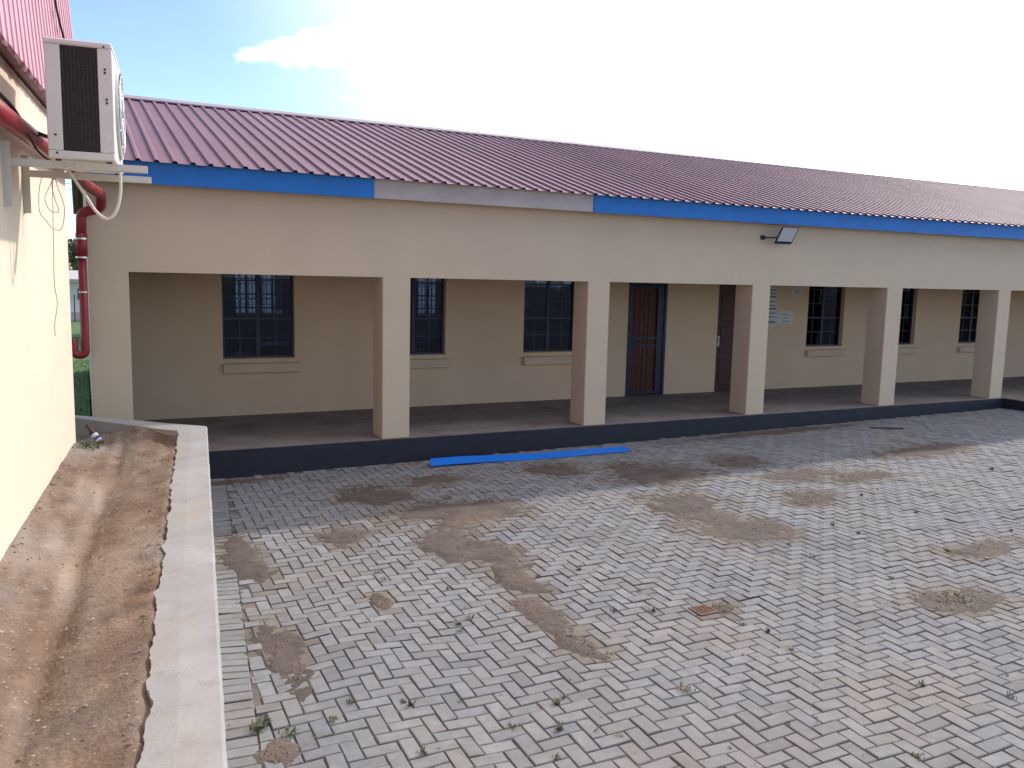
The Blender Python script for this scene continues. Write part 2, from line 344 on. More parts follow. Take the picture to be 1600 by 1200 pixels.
# pavers cut to fit along the edging course
def clip_poly(poly, p0, nv):
    out = []
    for a, b in zip(poly, poly[1:]+poly[:1]):
        da, db = (a-p0).dot(nv), (b-p0).dot(nv)
        if da >= 0: out.append(a)
        if (da >= 0) != (db >= 0): out.append(a + (b-a)*(da/(da-db)))
    return out
stuff = MB(); tones = []
for s in slots:
    x, y, a = s; z = ground(x, y); e = .06
    nrm = Vector((-(ground(x+e, y)-ground(x-e, y))/(2*e), -(ground(x, y+e)-ground(x, y-e))/(2*e), 1))
    nrm += Vector((random.gauss(0, .012), random.gauss(0, .012), 0)); nrm.normalize()
    q = nrm.to_track_quat('Z', 'Y').to_matrix()
    xa = Vector((math.cos(math.radians(a)), math.sin(math.radians(a)), 0)); xa = (xa - nrm*xa.dot(nrm)).normalized(); ya = nrm.cross(xa)
    M4 = Matrix((xa, ya, nrm)).transposed().to_4x4(); M4.translation = (x, y, z + random.gauss(0, .0022))
    cut = False
    if len(s) == 3 and abs(x - kerb_line(y) - .32) < .14 and s in HSET:
        nv = Vector((-kd.y, kd.x)); p0 = Vector((K_OUT0.x, K_OUT0.y)) + nv*.216
        hx, hy = (UL-.01)/2, (UW-.01)/2; c2 = Vector((x, y)); x2 = Vector((xa.x, xa.y)); y2 = Vector((ya.x, ya.y))
        poly = [c2 - x2*hx - y2*hy, c2 + x2*hx - y2*hy, c2 + x2*hx + y2*hy, c2 - x2*hx + y2*hy]
        cl_ = clip_poly(poly, p0, nv)
        if len(cl_) < 3: continue
        if cl_ != poly:
            zt = z + random.gauss(0, .002); n_ = len(cl_)
            vs = [(p.x, p.y, zt) for p in cl_] + [(p.x, p.y, zt-.04) for p in cl_]
            fs = [tuple(range(n_))] + [(n_+i, n_+(i+1) % n_, (i+1) % n_, i) for i in range(n_)]
            tn = tone()
            if id(s) in near:
                c_ = MB().add(vs, fs).build('paver', 'paver', paving); set_tone(c_.data, [tn]*len(vs))
            else:
                stuff.add(vs, fs); tones += [tn]*len(vs)
            continue
    if id(s) in near:
        o = bpy.data.objects.new('paver', random.choice(PROTO)); COL.objects.link(o); o.parent = paving; o.matrix_world = M4
    else:
        vs, fs = paver_geo(UL-0.0085, UW-0.0085); fs = fs[:5] if y > -6 else fs
        if y > -6: vs = vs[:8]
        tn = tone(); dm = max(0, min(1, (dirt_mask(x, y)+.75)/.75)); tn = (tn[0]*(1-.22*dm), tn[1]*(1-.32*dm), tn[2]*(1-.42*dm), 1)
        stuff.add([M4 @ Vector(v) for v in vs], fs); tones += [tn]*len(vs)
so = stuff.build('pavers', 'paver', paving); set_tone(so.data, tones); so['kind'] = 'stuff'

# soil washed over the paving
dirt = MB(); step = .022; cache = {}
def dv(i, j):
    if (i, j) not in cache:
        x, y = i*step, j*step; m = dirt_mask(x, y)
        z = ground(x, y) - .002 + max(-.012, min(.012, .032*m)) + .006*N2(x, y, 17, 4) + .003*N2(x, y, 40, 1)
        cache[(i, j)] = len(dirt.v); dirt.v.append((x, y, z))
    return cache[(i, j)]
for (cx, cy, rx, ry) in PATCH:
    for i in range(int((cx-1.9*rx)/step), int((cx+1.9*rx)/step)+1):
        for j in range(int((cy-1.9*ry)/step), int((cy+1.9*ry)/step)+1):
            x, y = (i+.5)*step, (j+.5)*step
            if y > -.05 or x < kerb_line(y)+.02: continue
            if dirt_mask(x, y) > -.38:
                key = ('f', i, j)
                if key in cache: continue
                cache[key] = 1
                dirt.f.append((dv(i, j), dv(i+1, j), dv(i+1, j+1), dv(i, j+1)))
cr_ = MB(); random.seed(21)
for k in range(9000):
    (cx, cy, rx, ry) = random.choice(PATCH); x = random.gauss(cx, rx*.8); y = random.gauss(cy, ry*.8)
    if y > -.08 or x < kerb_line(y)+.03: continue
    m_ = dirt_mask(x, y)
    if m_ < -.1: continue
    if random.random() > .6: continue
    z = ground(x, y) + max(-.004, min(.012, .032*m_)) - .001; r_ = random.choice([.002, .003, .003, .004, .005, .007, .010])*random.uniform(.7, 1.2)
    cr_.add([(x+r_*math.cos(t*1.5708+k)*random.uniform(.7, 1.3), y+r_*math.sin(t*1.5708+k)*random.uniform(.7, 1.3), z) for t in range(4)] + [(x, y, z+r_*random.uniform(.6, 1.1))], [(t, (t+1) % 4, 4) for t in range(4)])
tag(cr_.build('soil_crumbs', 'clod'), 'brown crumbs scattered over the washed soil on the paving', 'soil', kind='stuff')
tag(dirt.build('loose_soil', 'dirt', smooth=True), 'brown soil washed in patches over the grey pavers', 'soil', kind='stuff')

# ------------------------------------------------------------------ soil strip between left building and kerb
soil = MB(); st = .025; i0, i1, j0, j1 = int(-2.6/st), int(.1/st), int(-11.9/st), int(-.3/st)
RD = (Vector((-1.016, -.986, 0)) - K_OUT0).normalized(); RNV = Vector((-RD.y, RD.x, 0))   # return of the kerb
if RNV.y > 0: RNV = -RNV
def soil_z(x, y):
    p = Vector((x, y, 0)) - WA; off = p.dot(WN); xi = kx(K_IN0, K_IN1, y)
    wid = max(.3, (Vector((xi, y, 0))-WA).dot(WN)); u = off/wid
    bot = .46 + .06*N2(0, y, .7, 4)
    if u < bot: z = .60 - .095*max(0, min(1, u/bot))**1.3
    else:
        t = min(1.0, (u-bot)/(1-bot)); z = .505 + (.075*min(1, t/.30)) + .095*max(0, (t-.30)/.70)
    cw = .982 + .012*N2(0, y, 7, 3)
    if u > cw: z -= (.03+.05*max(0, N2(0, y, 5, 3)))*min(1, (u-cw)/.015)                       # crack along the kerb
    if u < .06: z += .02*(1-max(u, 0)/.06)
    dr = (Vector((x, y, 0))-K_OUT0).dot(RNV)                            # distance in front of the kerb return
    if dr < .95:
        t = max(0, min(1, (.95-dr)/.68)); lv = .46 + .20*t**2*max(0, min(1, (x+1.05)/.55))
        z = z*(1-t) + t*(lv + .05*N2(x, y, 2.5, 8)) + .03*max(0, 1-abs(t-.75)/.25)*N2(x, y, 6, 12)
    z += .009*N2(x, y, 4.5, 1) + .006*N2(x, y, 13, 2) + .007*N2(x, y, 28, 3) + .006*abs(N2(x, y*.4, 20, 5))
    # wheel tracks / runnels along the strip
    z += .006*math.sin(off*46 + 2*N2(x, y, 1.5, 6))*max(0, 1-abs(u-.35)*3)
    return z
idx = {}
def sv(i, j):
    if (i, j) not in idx:
        idx[(i, j)] = len(soil.v); soil.v.append((i*st, j*st, soil_z(i*st, j*st)))
    return idx[(i, j)]
for i in range(i0, i1):
    for j in range(j0, j1):
        x, y = (i+.5)*st, (j+.5)*st
        off = (Vector((x, y, 0))-WA).dot(WN); s_ = (Vector((x, y, 0))-WA).dot(WD)
        if off < -.06 and s_ > .06: continue
        if off < -.9: continue
        if x > kx(K_IN0, K_IN1, y) + .10: continue
        if (Vector((x, y, 0))-K_OUT0).dot(RNV) < .10: continue
        soil.f.append((sv(i, j), sv(i+1, j), sv(i+1, j+1), sv(i, j+1)))
so = tag(soil.build('soil', 'soil', smooth=True), kind='structure')
def soil_tone(x, y):
    p = Vector((x, y, 0)) - WA; off = p.dot(WN); xi = kx(K_IN0, K_IN1, y)
    u = off/max(.3, (Vector((xi, y, 0))-WA).dot(WN)); w_ = .025*N2(0, y, 1.1, 21)
    tr_ = 0
    for c_, h_ in ((.22, .05), (.385, .042)): tr_ = max(tr_, math.exp(-((u-c_-w_)/h_)**2))
    tr_ *= .55 + .45*N2(x, y, 1.7, 31); tr_ = max(0, tr_)
    gw = max(0, 1-u/.20)*(.55+.5*N2(x, y, 3, 33)); og = max(0, N2(x*1.5, y, 1.3, 41)); st_ = max(0, N2(x*2+y*1.4, y-x, 3.2, 51))*max(0, min(1, (u-.6)/.15))
    k = 1 + .45*tr_ + .25*gw + .55*st_ - .18*max(0, N2(x, y, 2.2, 61))
    return (k*(1+.10*og), k*(1-.05*og+.04*tr_+.10*gw), k*(1-.18*og+.06*tr_+.22*gw), 1)
set_tone(so.data, [soil_tone(v[0], v[1]) for v in soil.v])
tone_multiply(MATS['soil'])
cd_ = MB()
for k in range(430):
    y = random.uniform(-9.5, -2.1); xi = kx(K_IN0, K_IN1, y); xw = W((y-WA.y)/WD.y, 0, 0).x
    x = random.choice([xi-.03-abs(random.gauss(0, .03)), xw+.015+abs(random.gauss(0, .03)), random.uniform(xw+.02, xi-.03)])
    r_ = random.choice([.004, .006, .008, .010, .014])*random.uniform(.7, 1.2); z = soil_z(x, y)
    ring = [(x+r_*math.cos(t*1.047)*random.uniform(.7, 1.3), y+r_*math.sin(t*1.047)*random.uniform(.7, 1.3), z-r_*.2) for t in range(6)]
    mid = [(x+r_*.7*math.cos(t*1.047+.3)*random.uniform(.7, 1.2), y+r_*.7*math.sin(t*1.047+.3)*random.uniform(.7, 1.2), z+r_*random.uniform(.3, .6)) for t in range(6)]
    cd_.add(ring+mid+[(x, y, z+r_*.75)], [(t, (t+1) % 6, 6+(t+1) % 6, 6+t) for t in range(6)] + [(6+t, 6+(t+1) % 6, 12) for t in range(6)])
tag(cd_.build('soil_clods', 'clod'), 'crumbled brown clods along the wall foot and kerb edge', 'soil', kind='stuff')
peb = MB()
for k in range(1500):
    y = -1.9 - 7.6*random.random(); o_ = random.uniform(.02, .8)*random.uniform(.4, 1); s_ = (y-WA.y)/WD.y; p = W(s_, o_, 0)
    if p.x > kx(K_IN0, K_IN1, p.y)-.02 or p.y > -2.0: continue
    r = random.choice([.0025, .003, .003, .004, .004, .005, .006, .009]); z = soil_z(p.x, p.y); a = random.uniform(0, 6.28)
    ring = [(p.x+r*math.cos(a+t*1.2566)*random.uniform(.6, 1.5), p.y+r*math.sin(a+t*1.2566)*random.uniform(.6, 1.2), z+r*.15) for t in range(5)]
    peb.add(ring + [(p.x+r*.2, p.y-r*.1, z+r*random.uniform(.5, .9))], [(t, (t+1) % 5, 5) for t in range(5)])
tag(peb.build('gravel', 'pebble'), 'pale grit and small stones lying on the brown soil strip', 'gravel', kind='stuff')

# ------------------------------------------------------------------ kerb wall
kerb = thing('retaining_wall', 'low pale concrete kerb wall edging the brown soil strip', 'wall')
km = MB()
ncut = 520
def kerb_strip(mb, outs, ins, zb):
    n = len(outs); b = len(mb.v)
    for o_, i_ in zip(outs, ins):
        mb.v += [(o_.x, o_.y, zb), (o_.x, o_.y, KZ-.012+o_.z), (o_.x+(i_.x-o_.x)*.05, o_.y+(i_.y-o_.y)*.05, KZ+o_.z),
                 (o_.x+(i_.x-o_.x)*.6, o_.y+(i_.y-o_.y)*.6, KZ+.003+o_.z), (i_.x, i_.y, KZ-.006+i_.z), (i_.x, i_.y, .35)]
    for k in range(n-1):
        for r in range(5): mb.f.append((b+k*6+r, b+k*6+r+1, b+(k+1)*6+r+1, b+(k+1)*6+r))
    mb.f.append(tuple(b+r for r in range(6))); mb.f.append(tuple(b+(n-1)*6+r for r in reversed(range(6))))
outs, ins = [], []
for k in range(ncut+1):
    y = -2.088 - k/ncut*9.6; x = kx(K_OUT0, K_OUT1, y); yi = -2.254 - k/ncut*9.5; xi = kx(K_IN0, K_IN1, yi)
    rag = .022*N2(0, yi, 1.7, 5) + .020*N2(0, yi, 6.3, 6) + .010*N2(0, yi, 17, 7)*(1+N2(0, yi, 2, 77)) + .006*N2(0, yi, 43, 17) - .06*max(0, N2(0, yi, 5, 14)-.25)
    outs.append(Vector((x+.004*N2(0, y, 6, 1), y, .004*N2(0, y, 2, 2)))); ins.append(Vector((xi+rag, yi, .006*N2(0, yi, 8, 9))))
kerb_strip(km, outs, ins, -.55)
km.build('coping', 'kerb_concrete', kerb)
km = MB(); outs, ins = [], []
RE = K_OUT0 + RD*2.3; IE = Vector((-.867, -1.336, 0)); IDR = (IE-K_IN0).normalized(); IE2 = K_IN0 + IDR*1.95
for k in range(61):
    t = k/60; a = K_OUT0.lerp(RE, t); b = K_IN0.lerp(IE2, t)
    outs.append(Vector((a.x, a.y, -.002+.006*N2(a.x, a.y, 3)))); ins.append(Vector((b.x, b.y, -.002)) + Vector((0, .022*N2(b.x, b.y, 7, 3), 0)))
kerb_strip(km, outs, ins, -.55); km.f = [tuple(reversed(f)) for f in km.f]
km.build('coping', 'kerb_concrete', kerb)

# ------------------------------------------------------------------ main building
XL, XR = -0.85, 42.0; BEAM = 2.2; RW = 2.6; BACK = 11.1
bld = thing('verandah_building', 'long cream building with maroon ribbed roof, blue fascia and pillared verandah', 'building')
fl = MB(); fl.box(XL, XR, 0.004, RW+.02, -.55, 0); fl.box(15.95, XR, -7.0, 0.003, -.55, -.001); fl.build('verandah_floor', 'floor_concrete', bld)
pl = MB(); pl.box(XL, 15.947, -.012, .003, -.55, -.012); pl.box(15.935, 15.949, -7.0, -.013, -.55, -.014); pl.build('plinth_band', 'plinth_paint', bld)
jt = MB(); jt.box(6.05, 6.062, .42, 2.59, .0, .0015); jt.build('floor_joint', 'plinth_paint', bld)
rsl = MB(); 
PX = [(-0.85, -0.43), (2.67, 3.06), (5.878, 6.266), (9.09, 9.482), (12.31, 12.715), (15.505, 15.885)] + [(15.505+3.215*k, 15.885+3.215*k) for k in range(1, 6)]
for a, b in PX: MB().box(a, b, 0, .42, 0, BEAM, .006).build('pillar', 'cream_paint', bld)
bm = MB(); bm.box(XL, XR, 0.0015, .4185, BEAM-.003, 3.50); bm.build('beam', 'cream_paint', bld)
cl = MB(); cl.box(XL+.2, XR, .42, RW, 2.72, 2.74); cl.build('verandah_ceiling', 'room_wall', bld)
# inner wall with openings
WZ0, WZ1 = .885, 2.43
OPEN = [('w', .97, 2.06), ('w', 3.54, 4.635), ('w', 6.15, 7.24), ('d', 8.39, 9.29), ('d', 10.57, 11.47), ('w', 13.02, 14.10), ('w', 15.36, 16.43), ('w', 18.0, 19.08)]
def wall_with(y0, y1, z0, z1, ops, m, name, WZ0=.885):
    w = MB(); x = XL
    for k, a, b in ops:
        w.box(x, a, y0, y1, z0, z1)
        lo, hi = (WZ0, WZ1) if k == 'w' else (None, 2.2)
        w.box(a, b, y0, y1, hi, z1)
        if lo: w.box(a, b, y0, y1, z0, lo)
        x = b
    w.box(x, XR, y0, y1, z0, z1); return w.build(name, m, bld)
wall_with(RW, RW+.22, -.3, 3.3, OPEN, 'cream_wall_inner', 'inner_wall')
REARX = ((2.45, 3.03), (3.10, 3.66), (7.28, 7.86), (12.2, 13.2))
REAR = [('w', a, b) for a, b in REARX]
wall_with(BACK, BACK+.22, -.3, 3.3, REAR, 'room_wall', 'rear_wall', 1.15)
ew = MB(); ew.box(XL, XL+.22, .4205, RW-.001, -.3, 3.50); ew.box(XL, XL+.22, RW+.221, BACK-.001, -.3, 3.3)
ew.build('end_wall', 'cream_paint', bld)
gb = MB(); gb.add([(XL, .4, 3.302), (XL, BACK+.2, 3.302), (XL, 5.6, 4.95), (XL+.2, .4, 3.302), (XL+.2, BACK+.2, 3.302), (XL+.2, 5.6, 4.95)], [(0,2,1),(3,4,5),(0,1,4,3),(1,2,5,4),(2,0,3,5)]); gb.build('gable', 'cream_paint', bld)
ew = MB(); ew.box(XR-.2, XR-.003, .4205, BACK, -.3, 3.35); ew.build('end_wall', 'cream_paint', bld)
rf = MB(); rf.box(XL+.22, XR-.2, RW+.221, BACK-.001, -.3, -.002); rf.build('room_floor', 'floor_concrete', bld)
rc = MB(); rc.box(XL+.22, XR-.2, RW+.221, BACK-.001, 2.9, 2.93); rc.build('room_ceiling', 'white_plaster', bld)
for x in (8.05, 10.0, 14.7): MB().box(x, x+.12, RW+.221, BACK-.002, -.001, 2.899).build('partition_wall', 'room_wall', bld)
# windows
def make_window(x0, x1, y, back=False):
    z0, z1 = (1.15 if back else WZ0)+.004, WZ1-.004; t = .022; d0, d1 = y+.10, y+.135
    w = MB()
    x0 += .003; x1 -= .003
    w.box(x0, x0+.035, d0, d1, z0, z1); w.box(x1-.035, x1, d0, d1, z0, z1); w.box(x0+.035, x1-.035, d0, d1, z0, z0+.035); w.box(x0+.035, x1-.035, d0, d1, z1-.035, z1)
    cx = (x0+x1)/2; w.box(cx-.03, cx+.03, d0-.004, d1, z0+.035, z1-.035)
    rows = 5; rh = (z1-z0)/rows; cw = (x1-x0)/4
    for k in range(1, rows):
        th = .018 if k == 2 else .009
        w.box(x0+.035, cx-.03, d0+.004, d1-.004, z0+k*rh-th, z0+k*rh+th); w.box(cx+.03, x1-.035, d0+.004, d1-.004, z0+k*rh-th, z0+k*rh+th)
    for c in (x0+cw*.98, x1-cw*.98):
        for k in range(rows):
            a = z0+k*rh+(.036 if k == 0 else .019); b = z0+(k+1)*rh-(.036 if k == rows-1 else .019)
            w.box(c-.009, c+.009, d0+.006, d1-.006, a, b)
    wo = w.build('window', 'steel_navy', bld)
    if not back:
        edges = [x0+.03, x0+cw*.98, cx, x1-cw*.98, x1-.03]
        for i in range(4):
            for k in range(rows):
                p = MB(); e = .004; tw = random.uniform(-.002, .002)
                p.add([(edges[i]+e, d0+.012+tw, z0+k*rh+e), (edges[i+1]-e, d0+.012-tw, z0+k*rh+e), (edges[i+1]-e, d0+.013-tw*.5, z0+(k+1)*rh-e), (edges[i]+e, d0+.013+tw*.5, z0+(k+1)*rh-e),
                       (edges[i]+e, d0+.016+tw, z0+k*rh+e), (edges[i+1]-e, d0+.016-tw, z0+k*rh+e), (edges[i+1]-e, d0+.017-tw*.5, z0+(k+1)*rh-e), (edges[i]+e, d0+.017+tw*.5, z0+(k+1)*rh-e)],
                      [(0,1,2,3),(7,6,5,4),(0,4,5,1),(1,5,6,2),(2,6,7,3),(3,7,4,0)])
                p.build('pane', 'glass', wo)
        gx = x0+.06
        while gx < x1-.04:
            MB().box(gx-.005, gx+.005, d1+.02, d1+.03, z0, z1).build('burglar_bar', 'steel_bar', wo); gx += .118
        for z in (z0+.35, z0+.78, z0+1.2): MB().box(x0, x1, d1+.0305, d1+.036, z-.012, z+.012).build('burglar_bar', 'steel_bar', wo)
        s = MB(); s.box(x0-.012, x1+.07, y-.085, y-.0015, .667, .815, .008); s.add([(x0, y-.002, .816), (x1, y-.002, .816), (x1, y+.1, WZ0+.006), (x0, y+.1, WZ0+.006)], [(0,1,2,3)])
        s.build('window_sill', 'sill_paint', bld)
    else:
        MB().box(x0+.03, x1-.03, d0+.014, d0+.018, z0+.03, z1-.03).build('pane', 'glass', wo)
    return wo
for k, a, b in OPEN:
    if k == 'w': make_window(a, b, RW)
for k, a, b in REAR: make_window(a, b, BACK, True)
# door with steel security gate
x0, x1 = 8.39, 9.29
dr = MB(); dr.box(x0+.004, x0+.06, RW-.015, RW+.09, 0, 2.196); dr.box(x1-.06, x1-.004, RW-.015, RW+.09, 0, 2.196); dr.box(x0+.06, x1-.06, RW-.012, RW+.09, 2.14, 2.196)
door = dr.build('door', 'steel_navy', bld)
for k in range(7):
    w_ = (x1-x0-.13)/7; a = x0+.065+k*w_; MB().box(a+.003, a+w_-.003, RW+.06, RW+.09, .01, 2.135, .003).build('plank', 'door_wood', door)
gt = MB()
for z in (.03, .95, 1.10, 2.08): gt.box(x0+.062, x1-.2, RW+.001, RW+.03, z, z+.045)
gt.box(x0+.062, x0+.10, RW, RW+.031, .076, .949); gt.box(x0+.062, x0+.10, RW, RW+.031, 1.146, 2.079)
gt.box(x1-.21, x1-.065, RW+.005, RW+.035, .01, 2.13)
gt.box(x0+.06, x0+.16, RW-.012, RW-.0005, .92, 1.16)
go = gt.build('security_gate', 'steel_navy', door)
for k in range(5):
    a = x0+.19+k*.10; MB().box(a-.006, a+.006, RW+.008, RW+.022, .0755, 2.079).build('gate_bar', 'steel_bar', door)
MB().tube([(x0+.12, RW-.02, 1.02), (x0+.12, RW-.05, 1.02), (x0+.24, RW-.05, 1.02)], .009).build('handle', 'chrome', door)
x0, x1 = 10.57, 11.47
dr = MB(); dr.box(x0+.004, x0+.05, RW+.03, RW+.13, 0, 2.196); dr.box(x1-.05, x1-.004, RW+.03, RW+.13, 0, 2.196); dr.box(x0+.05, x1-.05, RW+.032, RW+.13, 2.15, 2.196)
door2 = dr.build('door', 'door_dark', bld)
d2 = MB(); d2.box(x0+.052, x1-.052, RW+.07, RW+.11, .01, 2.145)
for z in (.12, .78, 1.42): d2.box(x0+.14, x1-.14, RW+.058, RW+.0695, z, z+.55, .008)
d2.build('door_leaf', 'door_dark', door2)
hd = MB(); hd.box(x0+.075, x0+.115, RW+.055, RW+.0695, .92, 1.14); hd.tube([(x0+.095, RW+.055, 1.05), (x0+.095, RW+.02, 1.05), (x0+.22, RW+.02, 1.055)], .009); hd.build('handle', 'chrome', door2)

# roof: ribbed sheets, front and rear slope
EY, EZ, RY, RZ = -.27, 3.45, 5.6, 5.155
PITCH = .1968; X0R = -0.306 - PITCH*4
prof = []
k = 0
x = X0R
while x < XR+.3:
    for dx, dz in ((-.036, 0), (-.017, .028), (.017, .028), (.036, 0), (.098, 0)):
        prof.append((x+dx+.0, dz))
    x += PITCH
prof = [p for p in prof if p[0] > -1.07]
def roof_slope(y0, z0, y1, z1, name, n=5):
    r = MB(); L = Vector((0, y1-y0, z1-z0)).normalized(); up = Vector((1,0,0)).cross(L)
    if up.z < 0: up = -up
    for layer, dn in ((0, 0), (1, -.0035)):
        for i in range(n+1):
            t = i/n
            for (px, pz) in prof:
                p = Vector((px, y0+(y1-y0)*t, z0+(z1-z0)*t)) + up*(pz+dn); r.v.append(tuple(p))
    m = len(prof); h = (n+1)*m
    for i in range(n):
        for j in range(m-1):
            r.f.append((i*m+j, i*m+j+1, (i+1)*m+j+1, (i+1)*m+j)); r.f.append((h+i*m+j, h+(i+1)*m+j, h+(i+1)*m+j+1, h+i*m+j+1))
    for j in range(m-1): r.f.append((j, h+j, h+j+1, j+1))
    return r.build(name, 'roof_sheet', bld)
roof = roof_slope(EY, EZ, RY, RZ, 'roof')
roof_slope(2*RY-EY, EZ, RY, RZ, 'roof')
scr = MB(); L = Vector((0, RY-EY, RZ-EZ)).normalized(); upv = Vector((0, -L.z, L.y))
for t in (.03, .24, .45, .66, .87):
    x = X0R
    while x < XR:
        p = Vector((x, EY+(RY-EY)*t, EZ+(RZ-EZ)*t)) + upv*.0285
        if x > -1: scr.add([p+Vector((-.007,0,0)), p+L*-.007, p+Vector((.007,0,0)), p+L*.007, p+upv*.006], [(0,1,4),(1,2,4),(2,3,4),(3,0,4)])
        x += PITCH*2
so = scr.build('screws', 'trim_grey', roof); so['kind'] = 'stuff'
rcap = MB(); prev = None; ns = 40
for i in range(ns+1):
    x = -1.08 + (XR+.3+1.08)*i/ns; w = .012*N2(x, 0, 1.3, 2)
    for (y, z) in ((RY-.30, RZ-.30*.2904+.043), (RY-.302, RZ-.30*.2904+.022), (RY-.28, RZ-.28*.2904+.046), (RY, RZ+.052), (RY+.28, RZ-.28*.2904+.046), (RY+.30, RZ-.30*.2904+.043)):
        rcap.v.append((x, y, z+w*.4))
for i in range(ns):
    for a, b in ((1,0),(0,2),(2,3),(3,4),(4,5)): rcap.f.append((i*6+a, (i+1)*6+a, (i+1)*6+b, i*6+b))
rcap.build('ridge_cap', 'ridge_metal', roof)
FZ0, FZ1 = 3.205, 3.462
MB().box(XL-.12, 2.488, -.20, -.172, FZ0, FZ1, .002).build('fascia_board', 'fascia_blue', bld)
f2 = MB(); f2.box(2.491, 5.807, -.185, -.16, FZ0+.004, FZ1, .002); tag(f2.build('fascia_board', 'fascia_bare', bld), 'bare grey stretch of fascia where the blue cover is missing')
fx = 5.81
while fx < XR-.1:
    e_ = min(XR, fx+3.62); q_ = random.uniform(-.0008, .0008)
    MB().box(fx, e_-.001, -.20+q_, -.172+q_, FZ0+q_, FZ1).build('fascia_board', 'fascia_blue', bld); fx = e_
sf = MB(); sf.box(XL-.1, XR, -.158, 0.0, 3.30, 3.312); sf.build('soffit', 'sill_paint', bld)
vb = MB(); vb.add([(XL-.12, -.17, 3.21), (XL-.12, RY, 4.91), (XL-.12, RY, 5.13), (XL-.12, -.17, 3.45), (XL-.09, -.17, 3.21), (XL-.09, RY, 4.91), (XL-.09, RY, 5.13), (XL-.09, -.17, 3.45)],
                  [(0,1,2,3),(7,6,5,4),(0,3,7,4),(3,2,6,7),(0,4,5,1),(1,5,6,2)]); vb.build('barge_board', 'fascia_blue', bld)

# tables inside the room, tops whitened in place of pane reflections
for (tx, ty, lab) in ((1.2, 5.0, 'table in the dark room behind the leftmost window, top whitened for pane reflections'), (2.9, 7.2, 'table deeper in the room, seen through the leftmost window, top whitened for pane reflections'), (4.6, 5.4, 'table in the dark room behind the second window, top whitened for pane reflections')):
    t = thing('table', lab, 'table', 'tables inside the room'); t.location = (tx, ty, 0)
    MB().box(-.6, .6, -.3, .3, .72, .75, .004).build('table_top', 'table_top', t)
    for sx in (-.55, .52):
        for sy in (-.26, .23): MB().box(sx, sx+.03, sy, sy+.03, 0, .7195).build('leg', 'steel_bar', t)

# ------------------------------------------------------------------ floodlight
fld = thing('floodlight', 'square black floodlight on an arm under the blue fascia', 'lamp')
c = Vector((9.50, -.30, 3.03)); th = math.radians(32)
def FL(v): return c + Vector((v.x, v.y*math.cos(th) + v.z*-math.sin(th), v.y*math.sin(th) + v.z*math.cos(th)))
b = MB().box(-.185, .185, 0, .045, -.15, .15, .008)
MB.xf(b, lambda v: c + Vector((v.x, v.y*math.cos(th) - v.z*math.sin(th), v.y*math.sin(th)*-1 + v.z*math.cos(th)))).build('housing', 'steel_navy', fld)
b = MB().box(-.162, .162, -.004, .0005, -.127, .127)
MB.xf(b, lambda v: c + Vector((v.x, v.y*math.cos(th) - v.z*math.sin(th), v.y*math.sin(th)*-1 + v.z*math.cos(th)))).build('glass_cover', 'lamp_glass', fld)
ar = MB(); ar.tube([(9.24, .001, 2.985), (9.27, -.05, 2.985), (9.33, -.2, 2.98), (9.5, -.25, 2.985)], .013, 6); ar.box(9.19, 9.29, -.012, -.0, 2.95, 3.02)
ar.build('arm', 'steel_bar', fld)

# notices on the inner wall
def notice(x0, x1, z0, z1, label, lines):
    t = thing('notice', label, 'notice', 'notices beside the barred window')
    MB().box(x0, x1, RW-.006, RW-.002, z0, z1).build('sheet', 'paper', t)
    for (a, b, z, h) in lines: MB().box(a, b, RW-.0068, RW-.0062, z, z+h).build('printed_line', 'ink', t)
random.seed(3)
notice(11.62, 12.13, 1.33, 2.14, 'tall grey notice sheet partly hidden by the pillar beside the door', [(11.85+.0, 12.10, z, .022 if q % 3 else .04) for q, z in enumerate((1.40, 1.52, 1.60, 1.68, 1.76, 1.84, 1.93, 2.01, 2.08))])
notice(12.15, 12.60, 1.38, 1.66, 'wide grey notice sheet right of the tall one, lowest of the notices', [(12.2, 12.5, 1.57, .012), (12.3, 12.46, 1.50, .014), (12.28, 12.5, 1.43, .014)])
notice(12.52, 12.82, 1.95, 2.19, 'small pale notice sheet high up next to the barred window', [(12.62, 12.72, 2.03, .02), (12.60, 12.74, 2.08, .01)])

# fallen blue fascia board on the paving
bb = MB(); n = 30
for i in range(n+1):
    t = i/n; p = Vector((3.19, -.50)).lerp(Vector((6.30, -.69)), t); zg = ground(p.x, p.y)
    lift = .006 + .022*math.sin(t*9)*(1-t)*.5 + (.014 if t < .2 else 0)*(1-t/.2 if t < .2 else 0)
    tilt = math.radians(11 - 6*t); wv = .012*math.sin(t*6.5)
    dy, dz = .235*math.cos(tilt), .235*math.sin(tilt)
    ox = .05*(1-t) + .03
    base = [(p.x, p.y+wv, zg+lift), (p.x+ox*1.0, p.y+dy+wv, zg+lift+dz), (p.x+ox, p.y+dy+wv+.001, zg+lift+dz+.010), (p.x, p.y+wv-.001, zg+lift+.010)]
    bb.v += base
for i in range(n):
    for r in range(4): bb.f.append((i*4+r, i*4+(r+1) % 4, (i+1)*4+(r+1) % 4, (i+1)*4+r))
bb.f += [(3,2,1,0), tuple(n*4+k for k in range(4))]
tag(bb.build('blue_board', 'board_blue'), 'long thin blue board lying on the paving below the verandah', 'board')
rod = MB(); rod.tube([(11.37, -.66, ground(11.4, -.7)+.012), (11.6, -.78, ground(11.6, -.8)+.014), (11.86, -.93, ground(11.8, -.95)+.012)], .012, 6)
tag(rod.build('metal_rod', 'cable_black'), 'short dark rod lying on the shaded paving near the far pillars', 'rod')
